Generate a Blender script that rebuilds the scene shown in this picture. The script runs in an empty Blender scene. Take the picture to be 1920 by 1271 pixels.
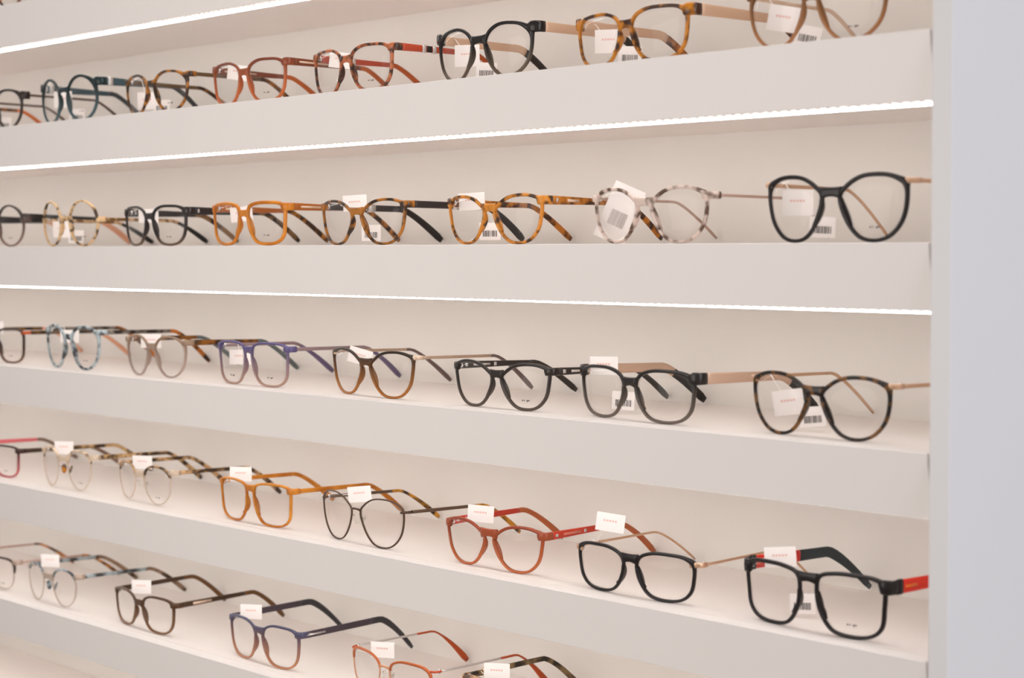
import bpy, math, random
from mathutils import Vector
random.seed(7)
scn = bpy.context.scene
COL = scn.collection
MM = 0.001
DEP = 184                 # shelf depth, mm
Z0 = 1.35                 # height of the third glasses shelf above the floor
PITCH = 0.148             # shelf spacing

# ------------------------------------------------------------------ helpers
def srgb(r, g, b):
    f = lambda c: (c/255)/12.92 if c/255 <= 0.04045 else ((c/255+0.055)/1.055)**2.4
    return (f(r), f(g), f(b), 1.0)

def new_mat(name):
    m = bpy.data.materials.new(name); m.use_nodes = True
    nt = m.node_tree; nt.nodes.clear()
    out = nt.nodes.new('ShaderNodeOutputMaterial')
    return m, nt, out

def principled(nt, out, rough=.25, metal=0., coat=0.):
    b = nt.nodes.new('ShaderNodeBsdfPrincipled')
    b.inputs['Roughness'].default_value = rough
    b.inputs['Metallic'].default_value = metal
    b.inputs['Coat Weight'].default_value = coat
    b.inputs['Specular IOR Level'].default_value = .32
    nt.links.new(b.outputs[0], out.inputs[0])
    return b

_cache = {}
def solid(rgb, rough=.28, metal=0., coat=0., alpha=1.):
    k = ('s', rgb, rough, metal, coat, alpha)
    if k in _cache: return _cache[k]
    m, nt, out = new_mat('finish_%d_%d_%d' % rgb)
    b = principled(nt, out, rough, metal, coat)
    b.inputs['Base Color'].default_value = srgb(*rgb)
    b.inputs['Alpha'].default_value = alpha
    _cache[k] = m
    return m

def tort(dark, light, scale=110, mid=.5, soft=.09, alpha=1., rough=.2, third=None):
    """mottled acetate: blotches of two (or three) colours"""
    k = ('t', dark, light, scale, mid, soft, alpha, rough, third)
    if k in _cache: return _cache[k]
    m, nt, out = new_mat('mottled_acetate')
    b = principled(nt, out, rough, 0, .03)
    b.inputs['Alpha'].default_value = alpha
    tc = nt.nodes.new('ShaderNodeTexCoord')
    oi = nt.nodes.new('ShaderNodeObjectInfo')
    ad = nt.nodes.new('ShaderNodeVectorMath'); ad.operation = 'ADD'
    nt.links.new(tc.outputs['Object'], ad.inputs[0]); nt.links.new(oi.outputs['Location'], ad.inputs[1])
    n = nt.nodes.new('ShaderNodeTexNoise'); n.inputs['Scale'].default_value = scale
    n.inputs['Detail'].default_value = 1.5; n.inputs['Roughness'].default_value = .45
    nt.links.new(ad.outputs[0], n.inputs['Vector'])
    r = nt.nodes.new('ShaderNodeValToRGB')
    r.color_ramp.elements[0].position = mid-soft; r.color_ramp.elements[0].color = srgb(*dark)
    r.color_ramp.elements[1].position = mid+soft; r.color_ramp.elements[1].color = srgb(*light)
    if third:
        e = r.color_ramp.elements.new(min(.98, mid+soft+.1)); e.color = srgb(*third)
    nt.links.new(n.outputs[0], r.inputs[0]); nt.links.new(r.outputs[0], b.inputs['Base Color'])
    _cache[k] = m
    return m

def fade(top, bottom, z1, z2, rough=.2, alpha=1., speck=None):
    """acetate laminated from a top colour into a bottom colour between heights z1<z2 (mm)"""
    k = ('g', top, bottom, z1, z2, rough, alpha, speck)
    if k in _cache: return _cache[k]
    m, nt, out = new_mat('two_tone_acetate')
    b = principled(nt, out, rough, 0, .03)
    b.inputs['Alpha'].default_value = alpha
    tc = nt.nodes.new('ShaderNodeTexCoord'); s = nt.nodes.new('ShaderNodeSeparateXYZ')
    nt.links.new(tc.outputs['Object'], s.inputs[0])
    mr = nt.nodes.new('ShaderNodeMapRange')
    mr.inputs['From Min'].default_value = z1*MM; mr.inputs['From Max'].default_value = z2*MM
    nt.links.new(s.outputs['Z'], mr.inputs['Value'])
    r = nt.nodes.new('ShaderNodeValToRGB')
    r.color_ramp.elements[0].color = srgb(*bottom); r.color_ramp.elements[1].color = srgb(*top)
    nt.links.new(mr.outputs[0], r.inputs[0])
    if speck:
        n = nt.nodes.new('ShaderNodeTexNoise'); n.inputs['Scale'].default_value = 130
        nt.links.new(tc.outputs['Object'], n.inputs['Vector'])
        r2 = nt.nodes.new('ShaderNodeValToRGB')
        r2.color_ramp.elements[0].position = .48; r2.color_ramp.elements[1].position = .6
        nt.links.new(n.outputs[0], r2.inputs[0])
        mx = nt.nodes.new('ShaderNodeMixRGB'); mx.inputs['Color2'].default_value = srgb(*speck)
        nt.links.new(r2.outputs[0], mx.inputs['Fac']); nt.links.new(r.outputs[0], mx.inputs['Color1'])
        nt.links.new(mx.outputs[0], b.inputs['Base Color'])
    else:
        nt.links.new(r.outputs[0], b.inputs['Base Color'])
    _cache[k] = m
    return m

def lens_mat():
    m, nt, out = new_mat('clear_lens')
    t = nt.nodes.new('ShaderNodeBsdfTransparent'); t.inputs[0].default_value = (.985, .98, .975, 1)
    g = nt.nodes.new('ShaderNodeBsdfGlossy'); g.inputs['Roughness'].default_value = .03
    lw = nt.nodes.new('ShaderNodeLayerWeight'); lw.inputs[0].default_value = .5
    pw = nt.nodes.new('ShaderNodeMath'); pw.operation = 'POWER'; pw.inputs[1].default_value = 4
    nt.links.new(lw.outputs['Facing'], pw.inputs[0])
    f = nt.nodes.new('ShaderNodeMath'); f.operation = 'MULTIPLY_ADD'; f.inputs[1].default_value = .4; f.inputs[2].default_value = .012
    nt.links.new(pw.outputs[0], f.inputs[0])
    mx = nt.nodes.new('ShaderNodeMixShader')
    nt.links.new(f.outputs[0], mx.inputs[0]); nt.links.new(t.outputs[0], mx.inputs[1]); nt.links.new(g.outputs[0], mx.inputs[2])
    nt.links.new(mx.outputs[0], out.inputs[0])
    return m

def emit_mat(name, rgb, strength, beads=False):
    m, nt, out = new_mat(name)
    e = nt.nodes.new('ShaderNodeEmission'); e.inputs[0].default_value = (*rgb, 1); e.inputs[1].default_value = strength
    nt.links.new(e.outputs[0], out.inputs[0])
    if beads:      # single diodes every 9 mm along the tape
        tc = nt.nodes.new('ShaderNodeTexCoord'); w = nt.nodes.new('ShaderNodeTexWave')
        w.bands_direction = 'X'; w.inputs['Scale'].default_value = 2*math.pi/(20*.009)*1.0
        nt.links.new(tc.outputs['Object'], w.inputs['Vector'])
        mr = nt.nodes.new('ShaderNodeMapRange'); mr.inputs['To Min'].default_value = strength*.12; mr.inputs['To Max'].default_value = strength*1.5
        nt.links.new(w.outputs['Fac'], mr.inputs['Value']); nt.links.new(mr.outputs[0], e.inputs[1])
    return m

def paint(name, rgb, rough=.45, vary=.02):
    m, nt, out = new_mat(name)
    b = principled(nt, out, rough)
    b.inputs['Specular IOR Level'].default_value = .35
    c = srgb(*rgb)
    tc = nt.nodes.new('ShaderNodeTexCoord'); n = nt.nodes.new('ShaderNodeTexNoise')
    n.inputs['Scale'].default_value = 9; n.inputs['Detail'].default_value = 3
    nt.links.new(tc.outputs['Object'], n.inputs['Vector'])
    r = nt.nodes.new('ShaderNodeValToRGB')
    r.color_ramp.elements[0].color = tuple(x*(1-vary) for x in c[:3])+(1,)
    r.color_ramp.elements[1].color = tuple(min(1, x*(1+vary)) for x in c[:3])+(1,)
    nt.links.new(n.outputs[0], r.inputs[0]); nt.links.new(r.outputs[0], b.inputs['Base Color'])
    return m

def mesh_obj(name, verts, faces, mat, parent=None, smooth=True):
    me = bpy.data.meshes.new(name)
    me.from_pydata([(x*MM, y*MM, z*MM) for x, y, z in verts], [], faces)
    me.materials.append(mat)
    if smooth:
        me.polygons.foreach_set('use_smooth', [True]*len(me.polygons))
    me.update()
    o = bpy.data.objects.new(name, me); COL.objects.link(o)
    if parent: o.parent = parent
    return o

def boxg(x0, x1, y0, y1, z0, z1):
    v = [(x, y, z) for x in (x0, x1) for y in (y0, y1) for z in (z0, z1)]
    f = [(0, 1, 3, 2), (4, 6, 7, 5), (0, 4, 5, 1), (2, 3, 7, 6), (0, 2, 6, 4), (1, 5, 7, 3)]
    return v, f

class Geo:
    def __init__(s): s.v = []; s.f = []
    def add(s, g):
        n = len(s.v); s.v += g[0]; s.f += [tuple(i+n for i in f) for f in g[1]]; return s

def section(n=12, p=.6):
    out = []
    for i in range(n):
        a = 2*math.pi*i/n
        c, q = math.cos(a), math.sin(a)
        out.append((math.copysign(abs(c)**p, c), math.copysign(abs(q)**p, q)))
    return out
SEC = section()

def sweep(path, sizes, closed=False, sec=SEC, upv=(0, 0, 1)):
    """path of points, sizes (half width across, half height); up is +z"""
    P = [Vector(p) for p in path]; N = len(P); v = []; f = []; K = len(sec)
    for i in range(N):
        a = P[i-1] if (i > 0 or closed) else P[0]
        b = P[(i+1) % N] if (i < N-1 or closed) else P[-1]
        t = (b-a).normalized()
        up = Vector(upv)
        if abs(t.dot(up)) > .97: up = Vector((0, 1, 0))
        side = t.cross(up).normalized(); u2 = side.cross(t).normalized()
        hw, hh = sizes[i]
        for c, s_ in sec:
            q = P[i]+side*(c*hw)+u2*(s_*hh); v.append(tuple(q))
    M = N if closed else N-1
    for i in range(M):
        j = (i+1) % N
        for k in range(K):
            l = (k+1) % K
            f.append((i*K+k, i*K+l, j*K+l, j*K+k))
    if not closed:
        f.append(tuple(range(K-1, -1, -1))); f.append(tuple((N-1)*K+k for k in range(K)))
    return v, f

def ellipsoid(c, r, tilt=0, nu=12, nv=8, yaw=0):
    v = []; f = []
    ct, st = math.cos(tilt), math.sin(tilt); cy, sy = math.cos(yaw), math.sin(yaw)
    for i in range(nv+1):
        ph = math.pi*i/nv
        for j in range(nu):
            th = 2*math.pi*j/nu
            x, y, z = r[0]*math.sin(ph)*math.cos(th), r[1]*math.sin(ph)*math.sin(th), r[2]*math.cos(ph)
            x, z = x*ct+z*st, -x*st+z*ct
            x, y = x*cy-y*sy, x*sy+y*cy
            v.append((c[0]+x, c[1]+y, c[2]+z))
    for i in range(nv):
        for j in range(nu):
            k = (j+1) % nu
            f.append((i*nu+j, (i+1)*nu+j, (i+1)*nu+k, i*nu+k))
    return v, f

# ------------------------------------------------------------------ lens outlines (temple side = +x)
SHAPES = {
 'round':  [(-1,0),(-.866,.5),(-.5,.866),(0,1),(.5,.866),(.866,.5),(1,0),(.866,-.5),(.5,-.866),(0,-1),(-.5,-.866),(-.866,-.5)],
 'panto':  [(-.99,.32),(-.80,.73),(-.38,.97),(.12,1),(.6,.88),(.95,.5),(.96,0),(.8,-.5),(.45,-.87),(0,-1),(-.44,-.87),(-.83,-.35)],
 'cat':    [(-1,.30),(-.78,.62),(-.36,.90),(.15,1),(.66,.95),(1,.72),(.98,.15),(.84,-.45),(.5,-.88),(.05,-1),(-.42,-.88),(-.82,-.35)],
 'bigcat': [(-1,.32),(-.78,.66),(-.35,.93),(.15,1),(.62,.93),(.97,.66),(.99,.12),(.84,-.44),(.5,-.86),(.05,-1),(-.42,-.87),(-.80,-.36)],
 'rect':   [(-1,.32),(-.86,.74),(-.42,.97),(.15,1),(.7,.93),(.98,.62),(.98,.05),(.87,-.52),(.56,-.89),(.02,-1),(-.53,-.86),(-.87,-.33)],
 'square': [(-1,.36),(-.9,.82),(-.42,.98),(.2,1),(.78,.94),(1,.7),(.98,0),(.9,-.6),(.58,-.92),(.02,-1),(-.55,-.87),(-.9,-.3)],
}
def outline(shape, hw, hh, n=72):
    C = SHAPES[shape]; m = len(C); out = []
    for i in range(n):
        t = i/n*m; k = int(t); u = t-k
        p0, p1, p2, p3 = (C[(k+d) % m] for d in (-1, 0, 1, 2))
        r = []
        for a in (0, 1):
            r.append(.5*((2*p1[a])+(-p0[a]+p2[a])*u+(2*p0[a]-5*p1[a]+4*p2[a]-p3[a])*u*u+(-p0[a]+3*p1[a]-3*p2[a]+p3[a])*u**3))
        out.append((r[0]*hw, r[1]*hh))
    return out

LENS = lens_mat()
TAG = solid((244, 236, 232), .6)
INK = solid((88, 80, 78), .6)
PALE_INK = solid((186, 176, 170), .6)
RED = solid((232, 188, 180), .6)
PAD = solid((225, 215, 205), .15, alpha=.45)
STEEL = solid((205, 200, 198), .22, 1.)
GOLD = solid((214, 176, 146), .3, .75)
CURVE = .0018
TILT = .045

def front_y(x, z): return CURVE*x*x-TILT*z

def make_pair(s):
    A, B, H = s['A'], s['B'], s['H']
    rw = s.get('rw', 3.0)*(.8 if not s.get('metal') else 1); cw = s.get('cw', 1.2)*.8; brow = s.get('brow', .4); d = s.get('d', 3.0)
    ep = s.get('ep', 4.0); bz = s.get('bz', .72)*H; bh = s.get('bh', 7.0); hz = s.get('hz', .84)*H
    fm, tm = s['front'], s['temple']; tip = s.get('tip', tm)
    th = s.get('th', 6.0); half = s.get('half')
    root = bpy.data.objects.new('eyeglasses', None); COL.objects.link(root)
    root.empty_display_size = .03
    root.location = (s['x']*MM, s['sb']*MM, s['z']); root.rotation_euler = (0, 0, math.radians(s.get('psi', 0)))
    root['label'] = s['label']; root['category'] = 'eyeglasses'; root['group'] = s['group']
    # lens opening
    top_add = brow*.6
    lhw = A/2-rw; lhh = (H-2*rw-top_add)/2; cz = rw+lhh
    ol = outline(s['shape'], lhw, lhh)
    N = len(ol); cx = B/2+A/2
    nrm = []
    for i in range(N):
        a, b = ol[i-1], ol[(i+1) % N]
        tx, tz = b[0]-a[0], b[1]-a[1]; L = math.hypot(tx, tz)
        nrm.append((-tz/L, tx/L))
    if sum(n[0]*p[0]+n[1]*p[1] for n, p in zip(nrm, ol)) < 0: nrm = [(-a, -b) for a, b in nrm]
    g = Geo()
    corner = math.radians(s.get('ca', 40))
    for sg in (-1, 1):
        v = []; f = []; K = 12
        bv = []; bi = []
        for i in range(N):
            p, n = ol[i], nrm[i]
            ang = math.atan2(n[1], n[0])
            w = rw+brow*max(0, n[1])**2+cw*math.exp(-((ang-corner)/.38)**2)
            dd = d*(1+.3*math.exp(-((ang-corner)/.5)**2)+.1*max(0, -n[0]))
            if half: w, dd = .9, 1.2
            for c, q in SEC:
                e = -.25+(w+.25)*(.5+.5*c)
                x = cx+p[0]+n[0]*e; z = cz+p[1]+n[1]*e
                v.append((sg*x, front_y(x, z)+dd*.5+q*dd/2, z))
        for i in range(N):
            j = (i+1) % N
            for k in range(K):
                l = (k+1) % K
                f.append((i*K+k, i*K+l, j*K+l, j*K+k) if sg > 0 else (i*K+k, j*K+k, j*K+l, i*K+l))
        g.add((v, f))
        if half:      # a brow bar over the upper part of each rim
            idx = [i for i in range(N) if ol[i][1] > lhh*half]
            # order along the arc (nasal to temple)
            idx.sort(key=lambda i: math.atan2(ol[i][1]+lhh*.6, -ol[i][0]))
            vv = []; ff = []
            for q_, i in enumerate(idx):
                p, n = ol[i], nrm[i]
                ta = q_/(len(idx)-1); w = rw*(.75+.55*ta)*min(1, .35+6*min(ta, 1-ta))
                for c, q in SEC:
                    e = -.8+(w+.6)*(.5+.5*c)
                    x = cx+p[0]+n[0]*e; z = cz+p[1]+n[1]*e
                    vv.append((sg*x, front_y(x, z)+d*.4+q*d/2, z))
            for i in range(len(idx)-1):
                for k in range(K):
                    l = (k+1) % K
                    ff.append((i*K+k, i*K+l, (i+1)*K+l, (i+1)*K+k) if sg < 0 else (i*K+k, (i+1)*K+k, (i+1)*K+l, i*K+l))
            ff.append(tuple(range(K))); ff.append(tuple((len(idx)-1)*K+k for k in range(K-1, -1, -1)))
            bo = mesh_obj('brow_bar', vv, ff, s['brow_mat'], root)
        # end piece that turns back to the hinge
        xo = B/2+A-(rw*.6); xt = B/2+A+ep-1.5
        hh = max(th*.5, s.get('eh', 3.2)); dz = hz
        path = [(xo-3.5, front_y(xo-3.5, dz)+d*.5, dz-1), (xo, front_y(xo, dz)+d*.5, dz), (xo+ep*.55, front_y(xo+ep*.5, dz)+d*.55, dz),
                (xt-.4, front_y(xt, dz)+d*.5+2.2, dz), (xt, front_y(xt, dz)+d*.5+5, dz), (xt, front_y(xt, dz)+d*.5+8, dz)]
        wd = 1.9 if not s.get('metal') else .8
        if s.get('ep_mat') and not s.get('metal'): wd = 1.3; hh = min(hh, 2.1)
        if s.get('metal'): hh = max(1.0, th*.4)
        sz = [(wd, hh*.8), (wd, hh*1.05), (wd, hh*1.05), (wd, hh), (wd, hh), (wd, hh)]
        g2 = sweep([(sg*a, b, c) for a, b, c in path], sz)
        if s.get('ep_mat'):
            e = mesh_obj('end_piece', g2[0], g2[1], s['ep_mat'], root)
            e['label'] = s.get('ep_label', 'metal end piece').replace('pieces', 'piece')
        else: g.add(g2)
    # bridge
    xi = B/2+rw*.4+s.get('bi', 1.2)
    bp = []; bs = []
    arch = s.get('arch', .8)
    # meet the rims at bridge height
    def inner_x(z):
        best = min(range(N), key=lambda i: (abs(cz+ol[i][1]-z) if ol[i][0] < 0 else 1e9))
        return cx+ol[best][0]-rw*.5
    xe = inner_x(bz)
    for i in range(9):
        t = -1+2*i/8; x = t*xe; z = bz+arch*(1-t*t)
        k_ = .5+.2*t*t
        bp.append((x, front_y(x, z)+d*.45, z)); bs.append((d*.5 if not s.get('metal') else .8, bh*k_))
    g.add(sweep(bp, bs))
    front = mesh_obj('frame_front', g.v, g.f, fm, root)
    # nose pads
    for sg in (-1, 1):
        zp = H*(.47 if not s.get('metal') else .5); xp = inner_x(zp)+.2
        if s.get('metal') or half:
            gp = Geo().add(ellipsoid((sg*(xp-3.2), front_y(xp, zp)+6, zp), (1.2, 3.2, 6), tilt=sg*.35, yaw=sg*.5))
            mesh_obj('nose_pad', gp.v, gp.f, s.get('pad', PAD), root)
            w = sweep([(sg*xp, front_y(xp, zp)+1, zp+3), (sg*(xp+.8), front_y(xp, zp)+4, zp+3.5), (sg*(xp-2.6), front_y(xp, zp)+6.4, zp)], [(.5, .5)]*3)
            mesh_obj('pad_arm', w[0], w[1], STEEL, root)
        else:
            path = []; sz = []
            for q in range(9):
                t = q/8; z = H*(.64-.40*t)
                path.append((sg*(inner_x(z)+rw*.35), front_y(inner_x(z), z)+d*.6+1.6*math.sin(math.pi*t), z))
                k = math.sin(math.pi*min(1, max(0, .08+.84*t)))**.6
                sz.append((rw*.42+.5*k, .6+2.6*k))
            gp = Geo().add(sweep(path, sz, upv=(0, 1, 0)))
            mesh_obj('nose_pad', gp.v, gp.f, fm, root)
    # lenses
    for sg in (-1, 1):
        v = []; f = []
        rings = [0, .35, .7, 1.0]
        for yo in (0, 1.5):
            base = len(v)
            v.append((sg*cx, front_y(cx, cz)+d*.5-.8-2.2+yo, cz))
            for r in rings[1:]:
                for i in range(N):
                    x = cx+ol[i][0]*r; z = cz+ol[i][1]*r
                    v.append((sg*x, front_y(x, z)+d*.5-.8-2.2*(1-r*r)+yo, z))
            fl = (yo > 0) ^ (sg < 0)
            for i in range(N):
                j = (i+1) % N
                t = (base, base+1+j, base+1+i); f.append(t if not fl else t[::-1])
                for r in range(2):
                    a = base+1+r*N
                    q = (a+i, a+j, a+N+j, a+N+i); f.append(q if not fl else q[::-1])
        h2 = len(v)//2
        for i in range(N):
            j = (i+1) % N; a = 1+2*N
            q = (a+i, a+j, h2+a+j, h2+a+i); f.append(q if sg > 0 else q[::-1])
        lo = mesh_obj('lens', v, f, LENS, root)
        if s.get('print') and sg in s['print']:
            pg = Geo(); x0 = sg*cx+s.get('px', 3); zz = cz-lhh*s.get('pz', .62)
            for q in range(4):
                xx = x0-4+q*2.3+(.6 if q == 2 else 0)
                yy = front_y(abs(xx), zz)+d*.5-.8-2.2*(1-.45)-.25
                pg.add(boxg(xx, xx+(1.5 if q != 1 else .9), yy-.15, yy-.02, zz-.5-(q == 2)*.5, zz+.6))
            mesh_obj('lens_print', pg.v, pg.f, INK, lo, smooth=False)
    # temples
    ps = math.radians(s.get('psi', 0)); x_h = B/2+A+ep; y_h = front_y(x_h, hz)+d*.5+7.5
    L = min(152, (DEP-2.5-s['sb']-y_h*math.cos(ps)-x_h*abs(math.sin(ps)))/math.cos(ps))
    for sg in (-1, 1):
        xt = B/2+A+ep-1.5; y0 = front_y(xt, hz)+d*.5+7.5
        toe = s.get('toe', {-1: .06, 1: -.03}); toe = toe.get(sg, 0) if isinstance(toe, dict) else toe
        n = 30; path = []; sz = []
        bend = s.get('bend', .64); endz = s.get('endz', 4.2); tw = s.get('tw', 1.6)
        sag = s.get('sag', .02)
        for i in range(n+1):
            t = i/n; y = y0+L*t
            z = hz-sag*L*t
            if t > bend:
                u = (t-bend)/(1-bend); zb = hz-sag*L*t
                z = zb-(zb-endz)*(u**1.35)
            x = xt-toe*L*t-(2.5*max(0, t-.5)**2*4)
            path.append((sg*x, y, z))
            h = th*.5*(1-t/.55)+s.get('tm', min(th, 4.6))*.5*(t/.55) if t < .55 else s.get('tm', min(th, 4.6))*.5
            if t > bend+.08: h = h+(s.get('tipw', 6.0)*.5-h)*min(1, (t-bend-.08)/.2)
            if i == n: h *= .75
            sz.append((tw if i < n else tw*.7, h))
        cut = int(n*s.get('cut', .60))
        g = sweep(path[:cut+1], sz[:cut+1])
        # hinge barrel joins in front of the arm
        hb = sweep([(sg*(xt-2.2), y0-1, hz-2.2), (sg*(xt-2.2), y0-1, hz+2.2)], [(1.1, 1.1)]*2)
        t_ = mesh_obj('temple', g[0], g[1], s.get('temple_l', tm) if sg < 0 else tm, root)
        mesh_obj('hinge', hb[0], hb[1], STEEL, t_)
        g = sweep(path[cut:], sz[cut:])
        mesh_obj('temple_tip', g[0], g[1], tip, t_)
        em = s.get('emblem')
        if em:   # plates / studs on the outer face of the arm: (from mm, to mm, half height, material)
            for e0, e1, eh, emat in em:
                i0 = e0/L*n; i1 = e1/L*n
                def pt(i):
                    k = min(n-1, int(i)); u = i-k
                    return [path[k][q]*(1-u)+path[k+1][q]*u for q in range(3)]
                a, b = pt(i0), pt(i1)
                g = sweep([a, b], [(tw+.35, eh)]*2)
                mesh_obj('emblem', g[0], g[1], emat, t_)
    # paper price tag tied round the left-hand arm
    for tg in (s.get('tags') or ()):
        x, y, z, w, h, rot, code = tg
        def card(u0, u1, v0, v1, off=0, th_=.35):
            c, q = math.cos(math.radians(rot)), math.sin(math.radians(rot)); v = []
            for uu in (u0, u1):
                for yy in (-th_/2-off, th_/2-off):
                    for vv in (v0, v1):
                        bend_ = .012*(uu*uu)*.5
                        v.append((x+(uu*c-vv*q)*.82-yy*.57, y+yy*.82+(uu*c-vv*q)*.57, z+uu*q+vv*c))
            return v, [(0, 1, 3, 2), (4, 6, 7, 5), (0, 4, 5, 1), (2, 3, 7, 6), (0, 2, 6, 4), (1, 5, 7, 3)]
        gv = Geo()
        for q in range(6): gv.add(card(-w/2+q*w/6, -w/2+(q+1)*w/6, -h/2, h/2))
        t = mesh_obj('price_tag', gv.v, gv.f, TAG, root, smooth=False)
        if code in ('bar', 'faint'):
            gb = Geo()
            uu = -w*.34; k_ = .75 if code == 'faint' else 1
            while uu < w*.34:
                ww = random.choice((.35, .6, .9)); gb.add(card(uu*k_, uu*k_+ww*k_, -h*.30*k_, h*.05*k_, .3, .1)); uu += ww+random.choice((.4, .7))
            mesh_obj('barcode', gb.v, gb.f, INK if code == 'bar' else PALE_INK, t, smooth=False)
        elif code == 'red':
            gb = Geo()
            for q in range(5): gb.add(card(-w*.25+q*w*.1, -w*.25+q*w*.1+w*.07, h*.04, h*.04+1.6, .3, .1))
            mesh_obj('tag_print', gb.v, gb.f, RED, t, smooth=False)
    # thin cord from the tag round the arm
    if s.get('tags'):
        tg = s['tags'][0]; xt = -(B/2+A+ep-1.5)
        g = sweep([(xt, tg[1]+4, hz+3), (xt+6, tg[1]+2, hz+1), (min(-8, tg[0]-2), tg[1]+.6, tg[2])], [(.35, .35)]*3)
        mesh_obj('tag_cord', g[0], g[1], TAG, root)
    return root

# ------------------------------------------------------------------ colours of the frames
BLACK = (31, 24, 23); EBONY = (30, 26, 25)
black = solid(BLACK, .25)
blackbrown = fade((32, 26, 24), (104, 88, 72), 2, 30)
dark_tort = tort((34, 24, 18), (120, 78, 30), 130, .56, .07)
brown_tort = tort((58, 38, 22), (150, 95, 40), 95, .52, .1)
amber_tort = tort((66, 38, 22), (198, 124, 34), 90, .50, .08)
amber_tort2 = tort((60, 42, 28), (178, 112, 40), 110, .53, .09)
red_tort = tort((64, 44, 34), (188, 108, 68), 120, .51, .08)
light_tort = tort((74, 56, 40), (222, 186, 140), 120, .44, .06)
clear_tort = tort((96, 70, 54), (222, 200, 188), 110, .42, .08)
blue_tort = tort((66, 68, 72), (176, 187, 191), 110, .46, .09)
honey = tort((186, 104, 22), (218, 138, 40), 60, .5, .2)
amber = tort((182, 102, 26), (216, 142, 48), 60, .5, .2)
gold_pale = solid((218, 190, 166), .35, .35)
rose_flat = solid((214, 178, 150), .38, .3)
silver = solid((206, 200, 196), .28, .6)
clear_gold = solid((226, 202, 176), .2, alpha=.55)
brown_metal = solid((88, 66, 52), .3, .4)
redbrown = fade((118, 58, 38), (198, 104, 56), 14, 46)
teal = fade((24, 40, 42), (78, 100, 106), 4, 34)
peach = solid((238, 176, 142), .3, alpha=.85)

ROWS = {k: Z0-PITCH*(k-2) for k in range(-1, 7)}
ROWNAME = {0: 'topmost', 1: 'upper', 2: 'second', 3: 'third', 4: 'fourth', 5: 'lowest'}
GROUP = {0: 'glasses above the uppermost lit edge', 1: 'glasses on the top full shelf', 2: 'glasses on the second shelf', 3: 'glasses on the middle shelf',
         4: 'glasses on the fourth shelf', 5: 'glasses on the bottom shelf'}
def tagset(H, kind='up', dx=0, dz=0, rot=0):
    up = (-50+dx, 26, H-5+dz, 25, 16, rot, 'red'); low = (-34+dx, 34, 12, 20, 16, rot-3, 'bar')
    if kind == 'up': return [up]
    if kind == 'both': return [up, low]
    if kind == 'low': return [(-50+dx, 24, H-19+dz, 24, 20, rot, 'red'), low]
    return [(-44+dx, 20, H*.5+2, 28, 50, rot, 'faint')]
P = []
def pair(row, x, A, B, psi, H, sb, **k):
    k.update(row=row, x=x, A=A, B=B, psi=psi, H=H, sb=sb, z=ROWS[row], group=GROUP[row])
    P.append(k)

# row above, seen only at the picture's upper left corner
pair(0, -1378, 58, 12, 0, 44, 18, shape='cat', front=red_tort, temple=solid((178, 74, 40)), label='orange-brown glasses on the shelf above, only the bottoms of its rims showing')
# top shelf
pair(1, -1590, 58, 12, 0, 46, 24, shape='rect', front=brown_tort, temple=brown_tort, tip=solid((214, 112, 50)), label='brown glasses beyond the left edge, only its orange arm tip showing on the top shelf')
pair(1, -1398, 58, 14, 0, 50, 24, shape='panto', front=fade((42, 30, 24), (60, 46, 38), 5, 40), temple=brown_metal, tip=brown_metal, th=3, tipw=3.5, cw=4, eh=5, hz=.82,
     tags=tagset(50, 'low'), label='dark brown glasses with thin bronze arms, cut by the left edge of the top shelf')
pair(1, -1219.8, 60, 15, -1.5, 55.4, 24, shape='round', rw=3.4, front=teal, temple=solid((62, 80, 88), .3), tip=solid((64, 66, 70), .3), th=10, tm=6, ep=6, cw=3.5, hz=.83, bz=.70, bh=6,
     emblem=[(3, 9, 5.3, silver)], tags=tagset(55, 'low', 4, -4), print=(1,), label='round dark teal glasses with grey-blue arms and silver rings on the top shelf')
pair(1, -1028.3, 61, 12.5, -2.4, 46.5, 24, shape='panto', rw=2.8, front=amber_tort2, temple=solid((96, 72, 44)), tip=brown_tort, th=4.5, ep=3.5, cw=3.5, hz=.87, print=(1,),
     tags=tagset(44, 'low', 0, -6), label='brown and amber tortoiseshell glasses with slim olive-brown arms, between the teal and the red-brown pair')
pair(1, -849.3, 58.5, 11.5, 0, 46, 24, shape='rect', rw=3, front=redbrown, temple=solid((122, 62, 36)), tip=solid((186, 98, 50)), th=8, tm=5, cw=2.5, hz=.88,
     emblem=[(6, 46, 1.2, gold_pale)], tags=tagset(46, 'up', 4, -3, -8), print=(1,), label='red-brown angular glasses with a gold stripe along each arm, top shelf')
pair(1, -678.1, 61, 14, -5, 46, 24, shape='rect', rw=3, front=red_tort, temple=solid((182, 72, 46)), tip=solid((178, 88, 46)), th=7.5, tm=5, cw=3, hz=.88,
     emblem=[(24, 28, 4, silver), (29, 35, 3.2, black), (36, 40, 4, silver)], tags=tagset(46, 'up', 2, -3, -8), print=(1,), label='tortoiseshell glasses with red arms and a silver-and-black clasp, top shelf')
pair(1, -487.2, 59, 14.8, -3.5, 49, 24, shape='panto', rw=3, front=blackbrown, temple=rose_flat, tip=solid((50, 42, 38)), th=9, tm=7.5, tipw=6.5, cw=3.5, eh=5, hz=.86, cut=.72, ep=6,
     tags=tagset(49, 'low', 4, -3), label='black glasses with pale rose-gold flat arms and black tips, top shelf')
pair(1, -308.5, 60, 11, -4, 45.5, 24, shape='rect', rw=3, front=amber_tort, temple=rose_flat, tip=tort((70, 40, 20), (170, 100, 36), 90), th=10, tm=8, tipw=6.5, cw=3.5, eh=5, hz=.87, cut=.72, ep=6,
     tags=tagset(45, 'low', 4, -1), label='amber tortoiseshell glasses with pale rose-gold flat arms, top shelf')
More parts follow.
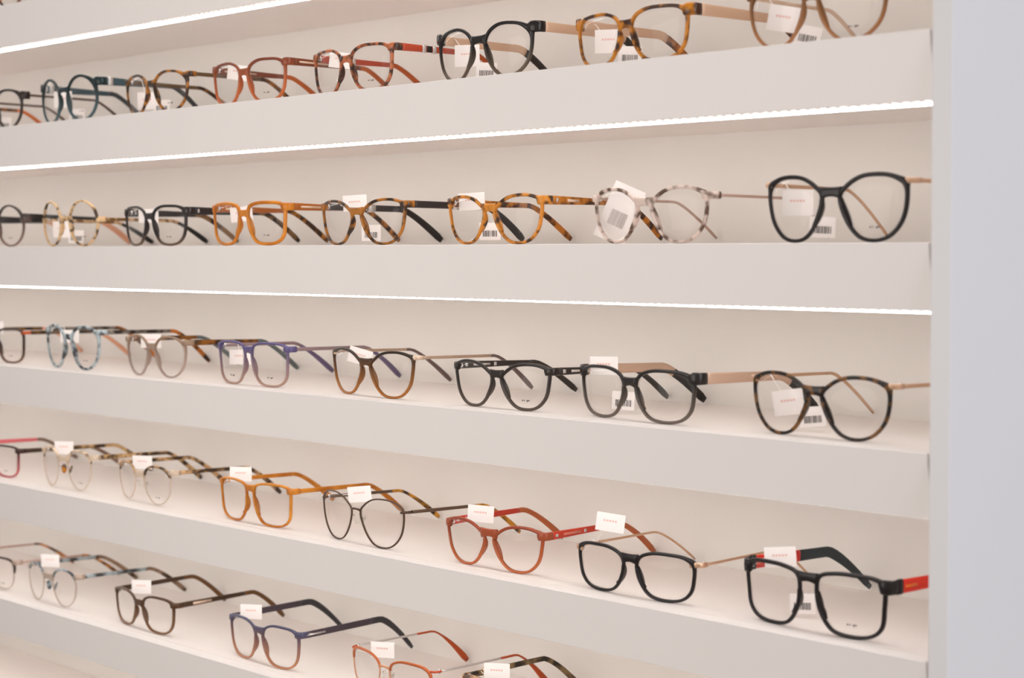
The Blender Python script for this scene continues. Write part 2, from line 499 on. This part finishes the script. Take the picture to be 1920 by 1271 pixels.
pair(1, -120.4, 58.5, 10, 0, 51, 24, shape='panto', rw=2.8, front=fade((120, 76, 34), (172, 116, 72), 8, 40), temple=gold_pale, th=3, tipw=3, cw=2.5, hz=.84,
     tags=tagset(50, 'low', 6, -5, -10), print=(1,), label="honey-brown glasses at the right end of the top shelf, cut by the picture's top")
# second shelf
pair(2, -1398, 56, 14, 0, 53, 24, shape='round', rw=2.4, front=fade((58, 48, 44), (140, 112, 100), 8, 40), temple=solid((34, 30, 28)), tip=peach, th=11, tm=7, tipw=8, hz=.68, cw=1, ep=5, cut=.66,
     print=(1,), label="round charcoal glasses with broad black arms and peach tips, at the second shelf's left end")
pair(2, -1221.8, 55, 18, 0, 55.5, 24, shape='round', rw=2.6, front=light_tort, temple=tort((120, 84, 44), (214, 178, 134), 120), tip=solid((36, 33, 32)), th=4, tm=4, tipw=6.5, hz=.58, cw=.6, ep=4, bz=.62, bh=4, cut=.7, brow=0,
     print=(1,), tags=tagset(40, 'low'), label='round pale tortoiseshell glasses with black arm tips on the second shelf')
pair(2, -1035.7, 61.5, 13, -3, 46, 24, shape='rect', rw=3.2, front=fade((44, 36, 34), (112, 88, 72), 1, 14), temple=solid((46, 40, 40)), tip=tort((50, 38, 28), (130, 96, 60), 90), th=9, tm=6, cw=2.5, hz=.84,
     emblem=[(4, 6, 2.4, silver)], tags=tagset(46, 'up', 2, -6), print=(1,), label='black soft-rectangular glasses with broad arms, beside the honey-coloured pair on the second shelf')
pair(2, -853.1, 58.5, 11.5, .5, 46.5, 24, shape='square', rw=4, front=honey, temple=solid((172, 96, 36)), tip=amber_tort2, th=8, tm=5, cw=1.5, hz=.86,
     emblem=[(8, 44, 1.3, gold_pale)], tags=tagset(46, 'up', 10, -7, 6), print=(1,), label='square honey-orange glasses, third from the left in full view on the second shelf')
pair(2, -663.9, 61, 12, -2.5, 45, 24, shape='cat', rw=2.8, front=amber_tort2, temple=solid((56, 48, 46)), tip=solid((44, 38, 36)), th=7, tm=6.5, tipw=8, cw=3, hz=.86, cut=.6,
     emblem=[(47, 56, 4.2, silver)], tags=tagset(45, 'both', 12, 2, 3), label='amber tortoiseshell glasses with dark grey arms and silver blocks, second shelf')
pair(2, -474.0, 57, 10.3, -1, 45, 23.6, shape='cat', rw=3, front=tort((66, 42, 22), (214, 136, 46), 120, .46, .08), temple=tort((70, 42, 24), (196, 120, 40), 100), th=8, tm=5, cw=3, hz=.86,
     emblem=[(5, 7, 2.3, silver), (18, 32, 1.5, gold_pale)], tags=tagset(45, 'both', -3, 0, 3), label='mottled tortoiseshell cat-eye glasses with matching arms, left of the pink-flecked pair')
pair(2, -288.1, 57, 13, -1.7, 47, 24, shape='bigcat', rw=3, front=clear_tort, temple=solid((196, 168, 154), .3, .3), th=2.6, tm=2.4, tipw=2.4, tw=1.1, cw=2.5, hz=.82, ep=6, eh=3,
     tags=tagset(47, 'big', -4, 0, -24), label='clear pinkish glasses flecked brown, a tilted white tag filling one lens')
pair(2, -101.2, 57.2, 13, -.5, 51.5, 23.5, shape='bigcat', rw=3.4, front=black, temple=GOLD, th=3.4, tm=2.6, tipw=2.6, tw=1.1, cw=3, hz=.87, ep=6, eh=3.2, ep_mat=GOLD, ep_label='gold end pieces',
     tags=tagset(48, 'low', 1, 2), print=(1,), label='large black cat-eye glasses with thin gold arms at the right end of the second shelf')
# third shelf
pair(3, -1404, 57, 12, 0, 45, 24, shape='square', rw=2.8, front=fade((62, 40, 28), (120, 84, 66), 1, 20), temple=tort((50, 34, 20), (110, 76, 36), 90), tip=peach, th=5, hz=.88, ep_mat=solid((190, 80, 30)), ep_label='orange end pieces',
     tags=tagset(45, 'up', 0, 2), print=(1,), label='dark brown glasses with orange hinge ends, cut by the left edge of the middle shelf')
pair(3, -1219.5, 56, 12.5, 0, 53.5, 23.7, shape='panto', rw=3.4, front=blue_tort, temple=tort((52, 44, 40), (130, 120, 110), 90), tip=tort((60, 40, 20), (190, 110, 40), 90), th=5, hz=.86, cw=1.5,
     tags=tagset(50, 'up', 8, -8), print=(1,), label='blue-grey mottled round glasses with tortoiseshell arm tips on the middle shelf')
pair(3, -1036.9, 55, 11.5, 0, 47, 24.7, shape='panto', rw=2.2, front=fade((150, 122, 98), (176, 154, 144), 12, 42), temple=tort((52, 34, 20), (140, 86, 30), 90), tip=solid((96, 104, 106)), th=6.5, hz=.86, cw=1.5, cut=.62,
     tags=tagset(47, 'up', 8, -4), label='thin translucent taupe glasses with dark tortoiseshell arms, left of the purple pair')
pair(3, -848.2, 55, 10, 1, 47, 24.1, shape='square', rw=2.4, bz=0.8, front=fade((92, 82, 124), (178, 142, 126), 4, 40), temple=fade((146, 122, 124), (122, 102, 120), 10, 40), tip=solid((108, 92, 124)), th=4, tm=3.6, tipw=6, hz=.86, cut=.7,
     tags=tagset(44, 'up', 0, -12), print=(-1, 1), label='slim purple glasses fading to rose at the lower rims, middle shelf')
pair(3, -653.7, 62, 12, -4.5, 46.2, 25.2, shape='cat', rw=2.6, front=fade((48, 34, 24), (168, 104, 44), 6, 40), temple=solid((184, 156, 134), .3, .3), tip=solid((112, 92, 88)), th=3, tm=3, tipw=5, cw=3.5, hz=.88, ep=5,
     ep_mat=gold_pale, ep_label='gold end pieces', tags=tagset(44, 'up', 2, -3, -15), label='cat-eye glasses dark above and amber below with thin bronze arms, middle shelf')
pair(3, -465.8, 57, 9, 0, 43, 23.5, shape='cat', rw=3, front=fade((48, 40, 36), (86, 72, 62), 2, 26), temple=solid((56, 48, 44)), tip=solid((58, 50, 44)), th=7, tm=4.6, cw=2.5, hz=.84,
     emblem=[(4, 7, 2, silver), (14, 34, 1.3, silver), (39, 42, 2, silver)], print=(1,), label='black-brown cat-eye glasses with silver studs on both arms, middle shelf')
pair(3, -305.5, 63, 12, -5, 45, 24.8, shape='rect', rw=3, front=fade((40, 34, 32), (104, 90, 80), 2, 34), temple=solid((214, 180, 156), .4, .25), tip=solid((38, 34, 32)), th=9.5, tm=8, tipw=8, cw=3, hz=.86, cut=.75, ep=5, eh=5,
     tags=tagset(47, 'both', -11, 0), label='black glasses with broad rose-gold arms and thick black tips, middle shelf')
pair(3, -116.3, 59.3, 10.8, -1.5, 49.3, 24.2, shape='bigcat', rw=3, front=dark_tort, temple=GOLD, th=3.4, tm=2.6, tipw=2.6, tw=1.1, cw=3, hz=.86, ep=6, eh=3.2, ep_mat=GOLD, ep_label='gold end pieces',
     tags=tagset(40, 'low', 6, 2, 8), label='dark tortoiseshell cat-eye glasses with thin gold arms at the right end of the middle shelf')
# fourth shelf
pair(4, -1425, 56, 12, 0, 42, 25, shape='square', rw=2.6, front=fade((60, 36, 30), (196, 96, 100), 8, 34), temple=solid((66, 46, 32)), temple_l=solid((226, 112, 118)), tip=solid((132, 104, 88)), th=6, hz=.85,
     print=(1,), label='dark glasses with a coral-pink arm, cut by the left edge of the fourth shelf')
pair(4, -1238.5, 50, 17, 0, 51, 24.7, shape='panto', rw=2.6, half=.35, brow_mat=tort((96, 70, 44), (226, 200, 170), 110, .45, .08), front=clear_gold, temple=tort((72, 52, 34), (206, 168, 118), 100), th=6, hz=.84, ep=5, pad=amber_tort,
     tags=tagset(50, 'up', 6, 0), print=(1,), label='pale clear glasses with amber nose pads and mottled arms, beside the coral-armed pair')
pair(4, -1069.5, 56, 15, -4, 47, 27, shape='panto', rw=3, half=.45, brow_mat=tort((58, 44, 32), (190, 150, 110), 90, .5, .1), front=clear_gold, temple=tort((70, 52, 36), (202, 162, 116), 100), th=4.5, hz=.86, ep=4, toe=0,
     tags=tagset(46, 'up', 7, 0), print=(1,), label='clear gold glasses with a mottled brow and arms, left of the translucent amber pair')
pair(4, -852.0, 58, 10.6, 0, 46.5, 26.6, shape='square', rw=2.6, bz=0.82, front=amber, temple=amber, th=5, hz=.86,
     tags=tagset(46, 'up', -4, 5), label='square translucent amber glasses with matching arms on the fourth shelf')
pair(4, -672.3, 62, 13, -3.5, 49.5, 26.3, shape='bigcat', rw=1.3, cw=.3, brow=0, d=1.8, bh=2, metal=True, front=brown_metal, temple=solid((104, 84, 68), .3, .4), tip=tort((60, 42, 24), (208, 142, 40), 80, .47), th=3.4, tm=3.2, tipw=5, hz=.78, bz=.7, ep=4, cut=.58,
     tags=tagset(48, 'up', 19, 1, 6), label='thin bronze wire round glasses with tortoiseshell arm tips on the fourth shelf')
pair(4, -480.2, 57.5, 9, 1, 43.5, 26.3, shape='cat', rw=2.8, bz=0.76, front=fade((150, 66, 40), (186, 98, 54), 10, 42), temple=solid((196, 62, 42)), tip=solid((186, 100, 58)), th=7.5, tm=5, cw=2.5, hz=.83, sag=-.01,
     emblem=[(4, 7, 1.6, silver), (14, 36, 1.4, solid((214, 120, 100))), (40, 43, 1.8, silver)], tags=tagset(46, 'up', 12, 3, -4), label='burnt-orange cat-eye glasses with red arms and silver studs')
pair(4, -303.8, 59, 11.6, 1, 41.5, 22.5, shape='rect', rw=3, bz=0.78, front=black, temple=GOLD, th=2.4, tm=2, tipw=2, tw=1, cw=2.5, hz=.82, ep=6, eh=3, ep_mat=GOLD, ep_label='gold end pieces', sag=-.01,
     tags=tagset(46, 'up', 5, 14, -8), label='black rectangular glasses with thin gold arms on the fourth shelf')
pair(4, -118.5, 60, 13, -1.5, 50, 20.1, shape='square', rw=3.4, bz=0.83, front=black, temple=solid((222, 46, 24)), tip=solid((48, 58, 62)), th=11, tm=9, tipw=6, cw=2, hz=.84, ep=5, eh=5.5, cut=.42, ca=35,
     emblem=[(-.0, 5, 6, black), (8, 22, 1.3, solid((232, 120, 40)))], tags=tagset(50, 'both', 2, 3, 4), print=(1,), label='black square glasses with bright red arms at the right end of the fourth shelf')
# bottom shelf
pair(5, -1440, 56, 12, 0, 44, 25, shape='rect', rw=2.8, half=.1, brow_mat=solid((58, 42, 34)), front=solid((196, 170, 150), .3, alpha=.6), temple=solid((190, 160, 146), .3, .3), tip=tort((90, 60, 40), (204, 130, 60), 90), th=3, tm=3, tipw=5, hz=.87,
     print=(1,), label="dark half-rim glasses with orange tortoiseshell arm tips, at the bottom shelf's left end")
pair(5, -1279, 51, 17, 0, 49, 23.7, shape='panto', rw=2.6, half=.55, brow_mat=blue_tort, front=solid((200, 178, 160), .3, .3, alpha=.8), temple=tort((66, 66, 68), (164, 176, 180), 90), tip=tort((70, 52, 40), (150, 120, 96), 80), th=5, hz=.84, ep=4, pad=blue_tort,
     tags=tagset(47, 'up', 8, 4), label='half-rim glasses with a blue-grey mottled brow and nose pads, bottom shelf')
pair(5, -1074, 59, 13, -2, 43.5, 25.3, shape='rect', rw=2.8, front=fade((80, 52, 30), (128, 88, 58), 4, 34), temple=solid((72, 52, 36)), tip=solid((110, 74, 42)), th=6.5, tm=5, cw=2.5, hz=.84, sag=-.03, bend=.68,
     emblem=[(14, 38, 1.7, gold_pale)], tags=tagset(44, 'up', 11, 2), label='brown rectangular glasses with a pale plate on each dark arm, bottom shelf')
pair(5, -838.5, 58, 11.1, -1.5, 45.7, 25.5, shape='rect', rw=2.5, bz=0.78, front=fade((74, 72, 96), (186, 126, 92), 8, 40), temple=solid((72, 62, 70)), tip=solid((60, 58, 62)), th=7, tm=7, tipw=5, cw=2, hz=.86, sag=-.03, bend=.68,
     emblem=[(-2, 22, 1.1, silver)], tags=tagset(44, 'up', -3, 5), label='navy glasses fading to copper with dark arms and a silver bar, bottom shelf')
pair(5, -632.4, 61, 13, -5, 43, 28, shape='rect', rw=2, half=.35, bh=2, metal=True, brow_mat=solid((190, 98, 50), .3, .2), front=solid((212, 150, 110), .3, .2), temple=silver, tip=solid((182, 78, 36)), th=2, tm=2, tipw=7, hz=.88, ep=5, d=2.4, cut=.56, sag=-.03, bend=.68,
     ep_mat=solid((196, 80, 44), .3, .2), ep_label='coral end pieces', tags=tagset(44, 'up', 8, -2), label='orange metal half-rim glasses with coral arm tips, cut by the bottom of the picture')
pair(5, -462, 60, 13, -3, 44, 26, shape='rect', rw=3, front=tort((92, 66, 48), (206, 160, 120), 100), temple=tort((52, 42, 34), (130, 104, 70), 80), th=6, tm=5, hz=.86, sag=-.03, bend=.66,
     emblem=[(16, 26, 3.4, gold_pale)], tags=tagset(44, 'up', 10, 6), label='brown glasses with dark mottled arms, lowest in view, mostly below the bottom of the picture')
for s in P: make_pair(s)

# ------------------------------------------------------------------ display wall
white_in = paint('warm_white_lacquer', (246, 238, 233), .5, .012)
white_fr = paint('white_lacquer_front', (246, 239, 235), .4, .012)
white_back = paint('back_panel_lacquer', (228, 222, 216), .6, .015)
panel_m = paint('white_panel', (232, 229, 230), .4, .01)
warm = (1.0, .965, .925)
LED_LIP = emit_mat('led_diffuser', warm, 15)
LED_BEAD = emit_mat('led_tape', warm, 9.5, beads=True)

def box_obj(name, x0, x1, y0, y1, z0, z1, mat, parent=None, bevel=.0):
    v, f = boxg(x0, x1, y0, y1, z0, z1)
    o = mesh_obj(name, v, f, mat, parent, smooth=False)
    if bevel:
        b = o.modifiers.new('bevel', 'BEVEL'); b.width = bevel; b.segments = 2
    return o

XL = -2000; XR = -1.8
SHELF = {-1: ('shelf above the picture, out of view', 0), 0: ('white shelf at the upper left corner, highest in view, lit along its lower edge', 1),
 1: ('white lit display shelf carrying the top full row of glasses', 1), 2: ('white lit display shelf carrying the honey-orange and pink-flecked glasses', 1),
 3: ('white display shelf carrying the purple and blue-grey glasses', 1), 4: ('white display shelf carrying the burnt-orange glasses and the red-armed black pair', 1),
 5: ('white display shelf at the lower left, lowest in view', 1), 6: ('white display shelf below the picture', 0)}
for k in range(-1, 7):
    root = bpy.data.objects.new('display_shelf', None); COL.objects.link(root)
    root.location = (0, 0, Z0-PITCH*(k-2)); root.empty_display_size = .05
    root['label'] = SHELF[k][0]; root['category'] = 'shelf'; root['group'] = 'display shelves'
    box_obj('shelf_board', XL, XR, 16.2, DEP-.2, -49, 0, white_in, root)
    # fascia: 16 mm board leaning back towards its lower edge
    v = [(x, y, z) for x in (XL, XR) for y, z in ((0, 0), (16, 0), (16, -48.6), (9.0, -48.6))]
    f = [(0, 1, 2, 3), (7, 6, 5, 4), (0, 4, 5, 1), (1, 5, 6, 2), (2, 6, 7, 3), (3, 7, 4, 0)]
    o = mesh_obj('fascia', v, f, white_fr, root, smooth=False)
    b = o.modifiers.new('bevel', 'BEVEL'); b.width = .0006; b.segments = 2
    led = box_obj('led_strip', XL, XR-1, 23.6, 26.0, -50.8, -49.05, LED_LIP, root)
    led['label'] = 'glowing warm white light strip under the front edge'
    box_obj('led_tape', XL, XR-1, 16.6, 23.4, -49.9, -49.05, LED_BEAD, led)

# back panel of the cabinet, side panel, wall
bp = box_obj('back_panel', XL, 0, DEP, DEP+12, (ROWS[6]-.25)/MM, (ROWS[-1]+.2)/MM, white_back)
bp['label'] = 'warm white back panel behind all the shelves'; bp['category'] = 'panel'
sp = box_obj('side_panel', 0, 16.5, 0, 300, (ROWS[6]-.25)/MM, (ROWS[-1]+.2)/MM, panel_m, None, .0012)
sp['label'] = 'white upright end panel at the right of the shelves'; sp['category'] = 'panel'
lp = box_obj('side_panel', XL-18.5, XL-.5, 0, 298, (ROWS[6]-.25)/MM, (ROWS[-1]+.2)/MM, panel_m, None, .0012)
lp['label'] = 'white upright end panel closing the far left end of the shelves'; lp['category'] = 'panel'
w = box_obj('wall_back', -2600, 2200, 300, 400, 0, 2900, paint('wall_paint', (222, 222, 226), .7))
w['kind'] = 'structure'
fl = box_obj('floor', -2600, 2200, -3500, 300, -60, 0, paint('floor_paint', (176, 168, 160), .5))
fl['kind'] = 'structure'
base = box_obj('base_cabinet', XL-18.5, 16.5, 0, 298, 0, (ROWS[6]-.252)/MM, panel_m, None, .002)
base['label'] = 'closed white base cabinet below the shelves'; base['category'] = 'cabinet'

# ------------------------------------------------------------------ light
wd = bpy.data.worlds.new('shop'); scn.world = wd; wd.use_nodes = True
bg = wd.node_tree.nodes['Background']; bg.inputs[0].default_value = (1.0, .965, .935, 1); bg.inputs[1].default_value = .48

def area(name, loc, target, size, power, col):
    l = bpy.data.lights.new(name, 'AREA'); l.shape = 'RECTANGLE'; l.size, l.size_y = size; l.energy = power; l.color = col
    o = bpy.data.objects.new(name, l); COL.objects.link(o); o.location = loc
    o.rotation_euler = (Vector(target)-Vector(loc)).to_track_quat('-Z', 'Y').to_euler()
    return o
area('front_fill', (-.68, -1.2, 1.36), (-.66, 0, 1.3), (1.1, .8), 6.5, (1, .95, .91))  # added fill, no real fixture: brightens the middle of the fascias and the back
area('window_light', (2.4, -.42, 1.6), (0, .1, 1.4), (1.2, 1.5), 23, (.86, .91, 1))

# ------------------------------------------------------------------ camera
cam = bpy.data.cameras.new('camera'); co = bpy.data.objects.new('camera', cam); COL.objects.link(co); scn.camera = co
cam.sensor_width = 36; cam.lens = 3300/1920*36
yaw, pit, rol = .80509299, .0550934, -.0063707
co.location = (.6830072, -1.0614962, Z0+.0021437)
cy, sy = math.cos(yaw), math.sin(yaw)
fw = Vector((-sy*math.cos(pit), cy*math.cos(pit), -math.sin(pit))); r = Vector((cy, sy, 0)); u = r.cross(fw)
r2 = r*math.cos(rol)+u*math.sin(rol); u2 = -r*math.sin(rol)+u*math.cos(rol)
from mathutils import Matrix
co.rotation_euler = Matrix((r2, u2, -fw)).transposed().to_euler()
cam.clip_start = .05
cam.dof.use_dof = True; cam.dof.focus_distance = 1.64; cam.dof.aperture_fstop = 7.0

scn.cycles.transparent_max_bounces = 40
scn.cycles.max_bounces = 10
scn.cycles.caustics_reflective = False; scn.cycles.caustics_refractive = False
scn.view_settings.view_transform = 'Standard'; scn.view_settings.look = 'None'
scn.view_settings.exposure = .03; scn.view_settings.gamma = 1; scn.view_settings.use_curve_mapping = False
